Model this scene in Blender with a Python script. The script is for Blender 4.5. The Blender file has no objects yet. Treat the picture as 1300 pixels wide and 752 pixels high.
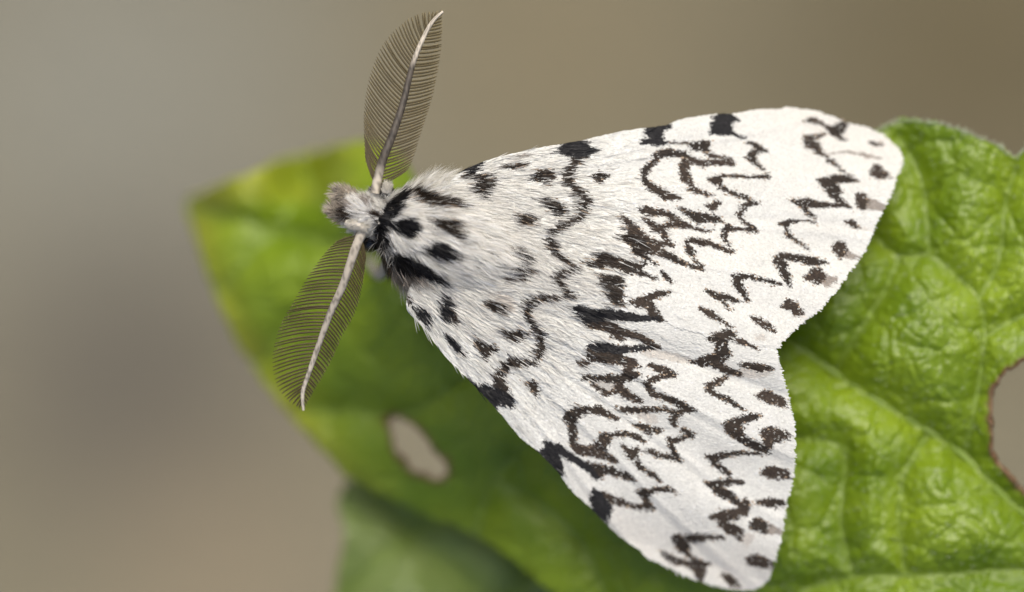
import bpy, math
import numpy as np
from mathutils import Vector
rng = np.random.default_rng(7)
scene = bpy.context.scene

# ------------------------------------------------------------------ camera, sky, sun, exposure
# All shapes are worked out in millimetres; the leaf grows LIFT mm above the ground.
MM = 0.001
LIFT = 300.0
PXMM = 32.5            # photo pixels per millimetre in the plane of focus
ZF = 3.0               # plane of focus above the leaf datum, mm
CAMZ = 170.0           # camera above the leaf datum, mm

cam_d = bpy.data.cameras.new('camera')
cam = bpy.data.objects.new('camera', cam_d)
scene.collection.objects.link(cam)
cam.location = (0, 0, (CAMZ + LIFT) * MM)
cam.rotation_euler = (0, 0, 0)
cam_d.sensor_width = 36.0
cam_d.lens = 36.0 * (CAMZ - ZF) / (1300 / PXMM)
cam_d.clip_start = 0.005
cam_d.clip_end = 500.0
cam_d.dof.use_dof = True
cam_d.dof.focus_distance = (CAMZ - 3.8) * MM
cam_d.dof.aperture_fstop = 15.0
cam_d.dof.aperture_blades = 0
scene.camera = cam

SUN_AZ, SUN_EL = math.radians(8), math.radians(57)   # azimuth counted clockwise from +Y (photo up)
sdir = Vector((math.sin(SUN_AZ) * math.cos(SUN_EL), math.cos(SUN_AZ) * math.cos(SUN_EL), math.sin(SUN_EL)))
world = bpy.data.worlds.new('World')
scene.world = world
world.use_nodes = True
wn = world.node_tree
sky = wn.nodes.new('ShaderNodeTexSky')
sky.sky_type = 'NISHITA'
sky.sun_disc = False
sky.sun_elevation = SUN_EL
sky.sun_rotation = SUN_AZ
sky.air_density = 0.55
sky.dust_density = 4.0
sky.ozone_density = 0.6
wn.links.new(sky.outputs[0], wn.nodes['Background'].inputs[0])
wn.nodes['Background'].inputs[1].default_value = 0.15
sun_d = bpy.data.lights.new('sun', 'SUN')
sun_d.energy = 1.85
sun_d.angle = math.radians(38)
sun_d.color = (1.0, 0.985, 0.88)
sun = bpy.data.objects.new('sun', sun_d)
scene.collection.objects.link(sun)
sun.rotation_euler = sdir.to_track_quat('Z', 'Y').to_euler()
sun.location = (0, 0, 1.0)
scene.view_settings.view_transform = 'Standard'
scene.view_settings.look = 'None'
scene.view_settings.exposure = 0.20
scene.view_settings.gamma = 1.0
scene.view_settings.use_curve_mapping = False
scene.render.engine = 'CYCLES'

# ------------------------------------------------------------------ helpers
def P2W(p, z):
    """photo pixels (n,2) and height z in mm -> points in mm"""
    p = np.asarray(p, float); z = np.broadcast_to(np.asarray(z, float), p.shape[:-1])
    k = (CAMZ - z) / (CAMZ - ZF) / PXMM
    return np.stack([(p[..., 0] - 650) * k, (376 - p[..., 1]) * k, z], -1)

def W2P(w):
    k = (CAMZ - w[..., 2]) / (CAMZ - ZF) / PXMM
    return np.stack([w[..., 0] / k + 650, 376 - w[..., 1] / k], -1)

def mesh_obj(name, verts, faces, mat, parent=None, col=None, smooth=True, origin=(0, 0, 0)):
    """verts in mm (leaf datum); origin in mm is the thing's base"""
    v = (np.asarray(verts, float) - np.asarray(origin)) * MM
    faces = np.asarray(faces)
    me = bpy.data.meshes.new(name)
    n, m, k = len(v), len(faces), faces.shape[1]
    me.vertices.add(n); me.vertices.foreach_set('co', v.astype(np.float32).ravel())
    me.loops.add(m * k); me.loops.foreach_set('vertex_index', faces.astype(np.int32).ravel())
    me.polygons.add(m)
    me.polygons.foreach_set('loop_start', np.arange(0, m * k, k, dtype=np.int32))
    me.polygons.foreach_set('use_smooth', np.full(m, smooth))
    me.update(calc_edges=True); me.validate()
    if col is not None:
        a = me.attributes.new('col', 'FLOAT_COLOR', 'POINT')
        c = np.ones((n, 4), np.float32); c[:, :3] = col
        a.data.foreach_set('color', c.ravel())
    me.materials.append(mat)
    o = bpy.data.objects.new(name, me)
    scene.collection.objects.link(o)
    if parent: o.parent = parent
    return o

def thing(name, label, cat, base):
    e = bpy.data.objects.new(name, None)
    scene.collection.objects.link(e)
    e.location = ((base[0]) * MM, base[1] * MM, (base[2] + LIFT) * MM)
    e.empty_display_size = 0.005
    e['label'] = label; e['category'] = cat
    return e

def norm(v):
    return v / np.maximum(np.linalg.norm(v, axis=-1, keepdims=True), 1e-9)

def tube(path, rad, sides=8, flat=1.0):
    """swept tube: path (n,3), radius per point; closed by its tapering ends"""
    path = np.asarray(path, float); n = len(path)
    rad = np.broadcast_to(np.asarray(rad, float), (n,))
    t = norm(np.gradient(path, axis=0))
    up = np.tile([0, 0, 1.0], (n, 1))
    s = np.cross(t, up); bad = np.linalg.norm(s, axis=1) < 0.05
    s[bad] = np.cross(t[bad], [1.0, 0, 0]); s = norm(s)
    u = norm(np.cross(s, t))
    a = np.arange(sides) / sides * 2 * np.pi
    V = path[:, None] + rad[:, None, None] * (np.cos(a)[None, :, None] * s[:, None] + flat * np.sin(a)[None, :, None] * u[:, None])
    V = V.reshape(-1, 3)
    i = np.arange(n - 1)[:, None] * sides; j = np.arange(sides)[None]
    F = np.stack([i + j, i + (j + 1) % sides, i + sides + (j + 1) % sides, i + sides + j], -1).reshape(-1, 4)
    return V, F

def strands(P, rad):
    """many hairs at once: P (n,k,3) points along each hair, rad (n,k); three sided"""
    n, k, _ = P.shape
    t = norm(np.gradient(P, axis=1))
    ref = norm(rng.normal(size=(n, 1, 3)))
    s = norm(np.cross(t, ref)); u = np.cross(t, s)
    a = np.arange(3) / 3 * 2 * np.pi
    V = P[:, :, None] + rad[:, :, None, None] * (np.cos(a)[None, None, :, None] * s[:, :, None] + np.sin(a)[None, None, :, None] * u[:, :, None])
    base = (np.arange(n) * k * 3)[:, None, None]
    i = (np.arange(k - 1) * 3)[None, :, None]; j = np.arange(3)[None, None]
    F = np.stack([base + i + j, base + i + (j + 1) % 3, base + i + 3 + (j + 1) % 3, base + i + 3 + j], -1).reshape(-1, 4)
    return V.reshape(-1, 3), F

def ribbons(P, rad, nrm):
    """flat hairs lying with their broad side outwards"""
    n, k, _ = P.shape
    t = norm(np.gradient(P, axis=1))
    w = norm(nrm + rng.normal(0, 0.35, (n, 3)))[:, None]
    s = norm(np.cross(t, w)) * rad[..., None]
    V = np.stack([P - s, P + s], 2).reshape(-1, 3)
    base = (np.arange(n) * k * 2)[:, None]; i = (np.arange(k - 1) * 2)[None]
    q = base + i
    return V, np.stack([q, q + 1, q + 3, q + 2], -1).reshape(-1, 4)

def resample(p, n):
    p = np.asarray(p, float)
    d = np.r_[0, np.cumsum(np.linalg.norm(np.diff(p, axis=0), axis=1))]
    s = np.linspace(0, d[-1], n)
    return np.stack([np.interp(s, d, p[:, k]) for k in range(p.shape[1])], -1)

def catmull(p, per=8, closed=False):
    p = np.asarray(p, float); n = len(p); out = []
    rng_i = range(n if closed else n - 1)
    for i in rng_i:
        if closed: a, b, c, d = p[i - 1], p[i], p[(i + 1) % n], p[(i + 2) % n]
        else: a, b, c, d = p[max(i - 1, 0)], p[i], p[i + 1], p[min(i + 2, n - 1)]
        t = np.linspace(0, 1, per, endpoint=False)[:, None]
        out.append(0.5 * (2 * b + (c - a) * t + (2 * a - 5 * b + 4 * c - d) * t ** 2 + (3 * b - 3 * c + d - a) * t ** 3))
    if not closed: out.append(p[-1:])
    return np.concatenate(out)

def inside(pt, poly):
    x, y = pt[:, 0], pt[:, 1]; r = np.zeros(len(pt), bool)
    q = np.roll(poly, -1, 0)
    for (x0, y0), (x1, y1) in zip(poly, q):
        if y0 == y1: continue
        c = (y0 > y) != (y1 > y)
        r ^= c & (x < (x1 - x0) * (y - y0) / (y1 - y0) + x0)
    return r

def seg_dist(pt, a, b):
    ab = b - a; t = np.clip(((pt - a) @ ab) / max(ab @ ab, 1e-9), 0, 1)
    q = a + t[:, None] * ab
    return np.linalg.norm(pt - q, axis=1), t, q

def nearest_on(pt, polys):
    best = np.full(len(pt), 1e9); q = pt.copy()
    for poly in polys:
        for a, b in zip(poly, np.roll(poly, -1, 0)):
            d, _, c = seg_dist(pt, a, b)
            m = d < best; best[m] = d[m]; q[m] = c[m]
    return best, q

def clipped_grid(outer, holes, step):
    """grid of quads inside the outline, border vertices pulled onto it"""
    lo, hi = outer.min(0) - 2 * step, outer.max(0) + 2 * step
    xs = np.arange(lo[0], hi[0], step); ys = np.arange(lo[1], hi[1], step)
    X, Y = np.meshgrid(xs, ys); pt = np.stack([X.ravel(), Y.ravel()], -1)
    ins = inside(pt, outer)
    for h in holes: ins &= ~inside(pt, h)
    nx = len(xs); ny = len(ys)
    I = (np.arange(ny - 1)[:, None] * nx + np.arange(nx - 1)[None]).ravel()
    Q = np.stack([I, I + 1, I + nx + 1, I + nx], -1)
    Q = Q[ins[Q].sum(1) >= 2]
    used = np.unique(Q); out = used[~ins[used]]
    _, q = nearest_on(pt[out], [outer] + list(holes))
    pt[out] = q
    remap = np.full(len(pt), -1); remap[used] = np.arange(len(used))
    Q = remap[Q][:, ::-1]          # y grows downwards in the photo: reverse so faces look up
    border = np.zeros(len(pt), bool); border[out] = True
    return pt[used], Q, border[used]

def hash2(i, j, s):
    v = np.sin(i * 127.1 + j * 311.7 + s * 74.7) * 43758.5453
    return v - np.floor(v)

def voronoi(p, size, seed=0):
    g = p / size; c = np.floor(g)
    f1 = np.full(len(p), 9.0); f2 = np.full(len(p), 9.0); idv = np.zeros(len(p))
    for dx in (-1, 0, 1):
        for dy in (-1, 0, 1):
            cx, cy = c[:, 0] + dx, c[:, 1] + dy
            ox = cx + hash2(cx, cy, seed); oy = cy + hash2(cx, cy, seed + 5)
            d = np.hypot(g[:, 0] - ox, g[:, 1] - oy)
            m = d < f1
            f2 = np.where(m, f1, np.minimum(f2, d)); idv = np.where(m, hash2(cx, cy, seed + 9), idv); f1 = np.where(m, d, f1)
    return f1, f2, idv

def vnoise(p, size, seed=0):
    g = p / size; c = np.floor(g); f = g - c; f = f * f * (3 - 2 * f)
    h = lambda a, b: hash2(c[:, 0] + a, c[:, 1] + b, seed)
    return (h(0, 0) * (1 - f[:, 0]) + h(1, 0) * f[:, 0]) * (1 - f[:, 1]) + (h(0, 1) * (1 - f[:, 0]) + h(1, 1) * f[:, 0]) * f[:, 1]

def tps(ctrl, q):
    """thin plate spline through (px, py, z) control points"""
    c = np.asarray(ctrl, float); s = 300.0
    p = c[:, :2] / s; q = q / s; n = len(c)
    def U(r2): return r2 * np.log(r2 + 1e-9)
    K = U(((p[:, None] - p[None]) ** 2).sum(-1)) + np.eye(n) * 1e-3
    B = np.c_[np.ones(n), p]
    A = np.block([[K, B], [B.T, np.zeros((3, 3))]])
    w = np.linalg.solve(A, np.r_[c[:, 2], np.zeros(3)])
    out = w[n] + q @ w[n + 1:]
    for i in range(n): out += w[i] * U(((q - p[i]) ** 2).sum(-1))
    return out

# ------------------------------------------------------------------ materials
def mat_new(name):
    m = bpy.data.materials.new(name); m.use_nodes = True
    return m, m.node_tree.nodes, m.node_tree.links, m.node_tree.nodes['Principled BSDF']

def attr_mat(name, rough=0.6, spec=0.3, sheen=0.0, trans=0.0):
    m, N, L, b = mat_new(name)
    a = N.new('ShaderNodeAttribute'); a.attribute_name = 'col'
    L.new(a.outputs['Color'], b.inputs['Base Color'])
    b.inputs['Roughness'].default_value = rough
    b.inputs['Specular IOR Level'].default_value = spec
    b.inputs['Sheen Weight'].default_value = sheen
    if trans:
        t = N.new('ShaderNodeBsdfTranslucent'); L.new(a.outputs['Color'], t.inputs['Color'])
        x = N.new('ShaderNodeMixShader'); x.inputs[0].default_value = trans
        L.new(b.outputs[0], x.inputs[1]); L.new(t.outputs[0], x.inputs[2])
        L.new(x.outputs[0], N['Material Output'].inputs['Surface'])
    return m

def plain_mat(name, c1, c2, scale, rough, spec=0.4, bump=0.0):
    m, N, L, b = mat_new(name)
    tc = N.new('ShaderNodeTexCoord'); n = N.new('ShaderNodeTexNoise')
    n.inputs['Scale'].default_value = scale; n.inputs['Detail'].default_value = 5
    L.new(tc.outputs['Object'], n.inputs['Vector'])
    r = N.new('ShaderNodeMix'); r.data_type = 'RGBA'
    r.inputs[6].default_value = (*c1, 1); r.inputs[7].default_value = (*c2, 1)
    L.new(n.outputs['Fac'], r.inputs[0]); L.new(r.outputs[2], b.inputs['Base Color'])
    b.inputs['Roughness'].default_value = rough; b.inputs['Specular IOR Level'].default_value = spec
    if bump:
        k = N.new('ShaderNodeBump'); k.inputs['Strength'].default_value = bump; k.inputs['Distance'].default_value = 0.00005
        L.new(n.outputs['Fac'], k.inputs['Height']); L.new(k.outputs[0], b.inputs['Normal'])
    return m

def leaf_material(name, dark, light):
    m, N, L, b = mat_new(name)
    tc = N.new('ShaderNodeTexCoord')
    n1 = N.new('ShaderNodeTexNoise'); n1.inputs['Scale'].default_value = 260; n1.inputs['Detail'].default_value = 4
    n2 = N.new('ShaderNodeTexNoise'); n2.inputs['Scale'].default_value = 1900; n2.inputs['Detail'].default_value = 3
    vo = N.new('ShaderNodeTexVoronoi'); vo.inputs['Scale'].default_value = 3600
    for t in (n1, n2, vo): L.new(tc.outputs['Object'], t.inputs['Vector'])
    mx = N.new('ShaderNodeMix'); mx.data_type = 'RGBA'
    mx.inputs[6].default_value = (*dark, 1); mx.inputs[7].default_value = (*light, 1)
    cr = N.new('ShaderNodeMapRange'); cr.inputs[1].default_value = 0.35; cr.inputs[2].default_value = 0.65
    L.new(n1.outputs['Fac'], cr.inputs[0]); L.new(cr.outputs[0], mx.inputs[0])
    at = N.new('ShaderNodeAttribute'); at.attribute_name = 'col'      # red: browned chewed edge, green: paler vein tissue
    sp = N.new('ShaderNodeSeparateColor'); L.new(at.outputs['Color'], sp.inputs[0])
    m2 = N.new('ShaderNodeMix'); m2.data_type = 'RGBA'; m2.inputs[7].default_value = (0.235, 0.330, 0.055, 1)
    m4 = N.new('ShaderNodeMix'); m4.data_type = 'RGBA'; m4.inputs[7].default_value = (0.400, 0.420, 0.035, 1)   # blue: backlit glow of tip margin and curl, painted in as yellow
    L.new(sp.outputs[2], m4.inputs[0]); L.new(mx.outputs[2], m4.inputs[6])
    L.new(sp.outputs[1], m2.inputs[0]); L.new(m4.outputs[2], m2.inputs[6])
    m3 = N.new('ShaderNodeMix'); m3.data_type = 'RGBA'; m3.inputs[7].default_value = (0.16, 0.075, 0.03, 1)
    L.new(sp.outputs[0], m3.inputs[0]); L.new(m2.outputs[2], m3.inputs[6])
    L.new(m3.outputs[2], b.inputs['Base Color'])
    b.inputs['Roughness'].default_value = 0.42; b.inputs['Specular IOR Level'].default_value = 0.6; b.inputs['Coat Weight'].default_value = 0.12; b.inputs['Coat Roughness'].default_value = 0.28
    ad = N.new('ShaderNodeMath'); ad.operation = 'MULTIPLY_ADD'; ad.inputs[1].default_value = 0.5
    L.new(vo.outputs['Distance'], ad.inputs[0]); L.new(n2.outputs['Fac'], ad.inputs[2])
    k = N.new('ShaderNodeBump'); k.inputs['Strength'].default_value = 0.75; k.inputs['Distance'].default_value = 0.00012
    L.new(ad.outputs[0], k.inputs['Height']); L.new(k.outputs[0], b.inputs['Normal'])
    t = N.new('ShaderNodeBsdfTranslucent')
    hs = N.new('ShaderNodeMix'); hs.data_type = 'RGBA'; hs.blend_type = 'MULTIPLY'; hs.inputs[0].default_value = 1
    hs.inputs[7].default_value = (2.2, 1.9, 0.25, 1); L.new(m3.outputs[2], hs.inputs[6]); L.new(hs.outputs[2], t.inputs['Color'])
    x = N.new('ShaderNodeMixShader'); x.inputs[0].default_value = 0.30
    L.new(b.outputs[0], x.inputs[1]); L.new(t.outputs[0], x.inputs[2])
    L.new(x.outputs[0], N['Material Output'].inputs['Surface'])
    return m

def ground_material():
    m, N, L, b = mat_new('dry_soil')
    tc = N.new('ShaderNodeTexCoord')
    n = N.new('ShaderNodeTexNoise'); n.inputs['Scale'].default_value = 9; n.inputs['Detail'].default_value = 6
    L.new(tc.outputs['Object'], n.inputs['Vector'])
    mx = N.new('ShaderNodeMix'); mx.data_type = 'RGBA'
    mx.inputs[6].default_value = (0.172, 0.152, 0.098, 1); mx.inputs[7].default_value = (0.238, 0.214, 0.148, 1)
    L.new(n.outputs['Fac'], mx.inputs[0]); last = mx.outputs[2]
    # broad patches of differently coloured earth: centre (m), radius (m), colour
    for (x, y, r, c, s) in PATCHES:
        d = N.new('ShaderNodeVectorMath'); d.operation = 'DISTANCE'; d.inputs[1].default_value = (x, y, 0)
        L.new(tc.outputs['Object'], d.inputs[0])
        mr = N.new('ShaderNodeMapRange'); mr.interpolation_type = 'SMOOTHSTEP'
        mr.inputs[1].default_value = 0; mr.inputs[2].default_value = r; mr.inputs[3].default_value = s; mr.inputs[4].default_value = 0
        L.new(d.outputs['Value'], mr.inputs[0])
        q = N.new('ShaderNodeMix'); q.data_type = 'RGBA'; q.inputs[7].default_value = (*c, 1)
        L.new(mr.outputs[0], q.inputs[0]); L.new(last, q.inputs[6]); last = q.outputs[2]
    L.new(last, b.inputs['Base Color'])
    b.inputs['Roughness'].default_value = 0.95; b.inputs['Specular IOR Level'].default_value = 0.1
    n2 = N.new('ShaderNodeTexNoise'); n2.inputs['Scale'].default_value = 160; n2.inputs['Detail'].default_value = 6
    L.new(tc.outputs['Object'], n2.inputs['Vector'])
    k = N.new('ShaderNodeBump'); k.inputs['Strength'].default_value = 0.6; k.inputs['Distance'].default_value = 0.004
    L.new(n2.outputs['Fac'], k.inputs['Height']); L.new(k.outputs[0], b.inputs['Normal'])
    return m

GK = (CAMZ + LIFT) / (CAMZ - ZF) / PXMM * MM
def gpx(x, y): return ((x - 650) * GK, (376 - y) * GK)
PATCHES = [(*gpx(1250, 60), 0.050, (0.120, 0.098, 0.054), 0.9), (*gpx(120, 120), 0.045, (0.245, 0.238, 0.192), 0.85),
           (*gpx(170, 490), 0.030, (0.120, 0.108, 0.086), 0.95), (*gpx(280, 740), 0.022, (0.255, 0.208, 0.138), 0.7), (*gpx(700, 60), 0.028, (0.205, 0.168, 0.098), 0.6)]

M_scale = attr_mat('wing_scales', 0.55, 0.25, 0.15, 0.12)
M_membrane = attr_mat('wing_membrane', 0.7, 0.2)
M_fur = attr_mat('moth_fur', 0.45, 0.35, 0.0, 0.35)
M_body = plain_mat('moth_skin', (0.45, 0.40, 0.33), (0.62, 0.58, 0.50), 900, 0.8)
M_eye = plain_mat('compound_eye', (0.010, 0.009, 0.008), (0.02, 0.018, 0.014), 4000, 0.25, 0.6, 0.5)
M_barb = plain_mat('antenna_barb', (0.060, 0.044, 0.016), (0.115, 0.086, 0.034), 1500, 0.5)
M_cilia = plain_mat('antenna_cilia', (0.22, 0.17, 0.07), (0.34, 0.27, 0.13), 1500, 0.5)
M_shaft = attr_mat('antenna_shaft', 0.55, 0.35)
M_legs = plain_mat('moth_leg', (0.10, 0.085, 0.07), (0.55, 0.52, 0.46), 1800, 0.7)
M_leaf = leaf_material('leaf_blade', (0.150, 0.245, 0.004), (0.275, 0.385, 0.014))
M_leaf_low = leaf_material('lower_leaf_blade', (0.150, 0.225, 0.035), (0.270, 0.350, 0.105))  # lower leaf: paler, greyer green than the large one
M_vein = plain_mat('leaf_vein', (0.16, 0.245, 0.025), (0.23, 0.32, 0.06), 700, 0.5, 0.4, 0.3)
M_rim = plain_mat('chewed_rim', (0.10, 0.05, 0.025), (0.30, 0.19, 0.10), 1600, 0.8, 0.2, 0.5)
M_hair = plain_mat('leaf_hair', (0.55, 0.62, 0.40), (0.7, 0.75, 0.55), 500, 0.4)
M_stem = plain_mat('plant_stem', (0.10, 0.17, 0.03), (0.16, 0.22, 0.05), 300, 0.6)
M_ground = ground_material()

# ------------------------------------------------------------------ ground
def build_ground():
    rings = [0, 0.05, 0.12, 0.25, 0.5, 1, 2.5, 6, 15, 40, 100, 220]
    seg = 64; V = [(0, 0, 0)]; F = []
    for r in rings[1:]:
        for k in range(seg):
            a = k / seg * 2 * math.pi
            x, y = r * math.cos(a), r * math.sin(a)
            z = 0.003 * math.sin(x * 23 + 1) * math.cos(y * 19) if r < 3 else 0.05 * math.sin(x * 0.31) * math.cos(y * 0.27) - 0.05
            V.append((x * 1000, y * 1000, z * 1000))
    Q = []
    for k in range(seg):
        Q.append((0, 1 + k, 1 + (k + 1) % seg, 1 + (k + 1) % seg))
    V = np.array(V, float)
    me = bpy.data.meshes.new('ground')
    faces = [(0, 1 + k, 1 + (k + 1) % seg) for k in range(seg)]
    for i in range(len(rings) - 2):
        a, b = 1 + i * seg, 1 + (i + 1) * seg
        faces += [(a + k, b + k, b + (k + 1) % seg, a + (k + 1) % seg) for k in range(seg)]
    me.from_pydata([tuple(v * MM) for v in V], [], faces)
    for p in me.polygons: p.use_smooth = True
    me.materials.append(M_ground)
    o = bpy.data.objects.new('ground', me); scene.collection.objects.link(o)
    o['kind'] = 'structure'; o['label'] = 'dry brown and grey earth far below the leaf'
build_ground()

# ------------------------------------------------------------------ the plant: two leaves on one stem
LEAF_OUT = [(237, 258), (262, 240), (300, 226), (350, 207), (400, 194), (440, 182), (475, 180), (505, 196), (530, 232), (580, 258), (640, 245),
            (700, 222), (800, 190), (900, 172), (1000, 168), (1085, 176), (1114, 168), (1135, 157), (1168, 155), (1205, 163), (1235, 173), (1266, 186), (1286, 198),
            (1300, 190), (1330, 172), (1372, 182), (1410, 205), (1440, 202), (1490, 250), (1520, 300), (1550, 345), (1600, 430), (1625, 520),
            (1680, 620), (1700, 720), (1735, 800), (1722, 870), (1690, 922), (1670, 945), (1620, 985), (1540, 1000), (1480, 985), (1420, 1010), (1340, 990),
            (1260, 1008), (1180, 980), (1060, 965), (1000, 935), (930, 925), (870, 880), (800, 850), (750, 797), (690, 745), (640, 703), (580, 668), (520, 645),
            (465, 618), (432, 598), (400, 562), (366, 525), (330, 478), (298, 430), (272, 370), (250, 310)]
HOLE_A = [(492, 536), (500, 529), (512, 530), (524, 538), (538, 552), (552, 570), (566, 588), (567, 603), (556, 610), (540, 606), (522, 596), (506, 578), (496, 556)]
HOLE_B = [(1300, 456), (1286, 464), (1274, 475), (1265, 487), (1260, 498), (1257, 515), (1256, 531), (1257, 553), (1259, 573), (1268, 589), (1279, 601), (1290, 614), (1301, 626),
          (1318, 632), (1340, 620), (1362, 590), (1372, 550), (1364, 500), (1340, 465), (1318, 452)]
MIDRIB = [(240, 262), (330, 285), (450, 315), (600, 340), (800, 370), (985, 425), (1040, 460), (1104, 503), (1180, 548), (1225, 580), (1262, 618), (1300, 652), (1400, 735), (1560, 860), (1672, 940)]
LATERAL = [[(1225, 580), (1240, 500), (1250, 428), (1242, 379), (1217, 354), (1180, 324), (1143, 325), (1106, 301), (1050, 275)],
           [(1180, 324), (1176, 276), (1168, 222), (1142, 176)],
           [(1242, 379), (1268, 330), (1276, 260), (1290, 215)],
           [(1143, 325), (1124, 366), (1098, 410), (1060, 472)],
           [(1400, 735), (1297, 724), (1180, 730), (1082, 732), (980, 765), (880, 800)],
           [(1082, 732), (1068, 662), (1072, 590), (1059, 564), (1005, 554), (930, 520), (820, 410)],
           [(1180, 548), (1150, 600), (1140, 660), (1150, 730)],
           [(1250, 428), (1300, 400), (1380, 370), (1480, 380)],
           [(1400, 735), (1440, 620), (1480, 520), (1560, 470)],
           [(1560, 860), (1480, 900), (1360, 910), (1240, 950)],
           [(760, 372), (640, 440), (579, 486), (517, 523), (438, 523), (390, 520)],
           [(900, 405), (800, 480), (700, 540), (629, 610), (604, 689)],
           [(480, 322), (420, 360), (370, 410), (330, 460)],
           [(360, 293), (320, 320), (285, 370)],
           [(450, 315), (420, 270), (395, 235), (380, 205)],
           [(629, 610), (690, 640), (740, 690), (770, 760)]]
CTRL = [(1130, 160, -0.7), (1060, 230, -1.3), (1290, 200, 0.3), (1300, 640, 0.3), (985, 425, -1.0), (1120, 420, 0.2), (1200, 560, 0.3), (1000, 600, -0.9), (980, 740, -1.5), (1200, 740, 0.1),
        (700, 640, -3.8), (820, 760, -3.0), (800, 200, -1.6), (800, 400, -1.9), (600, 250, -4.0), (600, 360, -3.6), (620, 480, -4.0), (500, 400, -5.6), (420, 330, -8.0), (350, 450, -11.0), (300, 380, -11.5),
        (240, 262, -15.5), (430, 585, -9.5), (528, 568, -7.0), (560, 655, -8.0), (330, 300, -10.5), (300, 256, -11.0), (430, 252, -8.0), (395, 226, -15.0), (440, 190, -11.5), (340, 212, -12.3), (480, 200, -10.0),
        (270, 250, -13.0), (1480, 420, 0.5), (1650, 700, -1.5), (1670, 940, -4.0), (1300, 990, -2.0), (1000, 930, -4.0)]

ease = lambda L: [(x, y, z if z > -3.5 else -3.5 + (z + 3.5) * 0.82) for x, y, z in L]   # how far the tip droops
CTRL = ease(CTRL)

def vein_dist(pt, veins):
    best = np.full(len(pt), 1e9)
    for v in veins:
        v = np.asarray(v, float)
        lo, hi = v.min(0) - 120, v.max(0) + 120
        m = ((pt > lo) & (pt < hi)).all(1)
        if not m.any(): continue
        idx = np.where(m)[0]; q = pt[idx]; d = np.full(len(q), 1e9)
        for a, b in zip(v[:-1], v[1:]):
            d = np.minimum(d, seg_dist(q, a, b)[0])
        best[idx] = np.minimum(best[idx], d)
    return best / PXMM

MID_C = catmull(MIDRIB, 5)
LAT_C = [catmull(v, 5) for v in LATERAL]

def crinkle(pt, d0, d1, seed=0):
    """relief of the blade in mm: sunken veins and the pillows of tissue between them"""
    w = pt / PXMM
    w = w + 0.25 * np.stack([vnoise(w, 0.9, 3 + seed) - .5, vnoise(w, 0.9, 4 + seed) - .5], -1) * 2
    h = -0.75 * np.exp(-(d0 / 1.05) ** 2) - 0.18 * np.exp(-(d0 / 0.25) ** 2)
    h += -0.42 * np.exp(-(d1 / 0.75) ** 2) - 0.12 * np.exp(-(d1 / 0.18) ** 2)
    dm = np.minimum(d0, d1)
    h += 0.50 * (1 - np.exp(-dm / 1.7))
    f1, f2, _ = voronoi(w, 1.9, 1 + seed); e = f2 - f1
    h += 0.14 * (1 - np.exp(-e / 0.16)) + 0.16 * (1 - f1)
    f1, f2, _ = voronoi(w, 0.62, 2 + seed); e2 = f2 - f1
    h += 0.055 * (1 - np.exp(-e2 / 0.2)) + 0.05 * (0.6 - f1)
    f1, f2, _ = voronoi(w + 0.1 * np.stack([vnoise(w, 0.3, 8), vnoise(w, 0.3, 9)], -1), 0.27, 6 + seed)
    h += 0.085 * (0.5 - f1)
    h += 0.03 * (vnoise(w, 0.5, 11 + seed) - .5)
    pale = np.clip(0.55 * np.exp(-(dm / 0.16) ** 2) + 0.22 * np.exp(-(e / 0.05) ** 2) + 0.14 * np.exp(-(e2 / 0.07) ** 2), 0, 1)
    return h, pale

def leaf_z(pt):
    pt = np.asarray(pt, float)
    d0 = vein_dist(pt, [MID_C]); d1 = vein_dist(pt, LAT_C)
    return tps(CTRL, pt) + crinkle(pt, d0, d1)[0]

PLANT_BASE = P2W(np.array([1790., 1010.]), -LIFT)
PLANT_BASE[:2] = P2W(np.array([1830., 1040.]), -4.0)[:2]; PLANT_BASE[2] = -LIFT
plant = thing('plant', 'crinkled bright green leaf with chewed holes under the moth, second leaf below', 'plant', PLANT_BASE)

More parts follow.
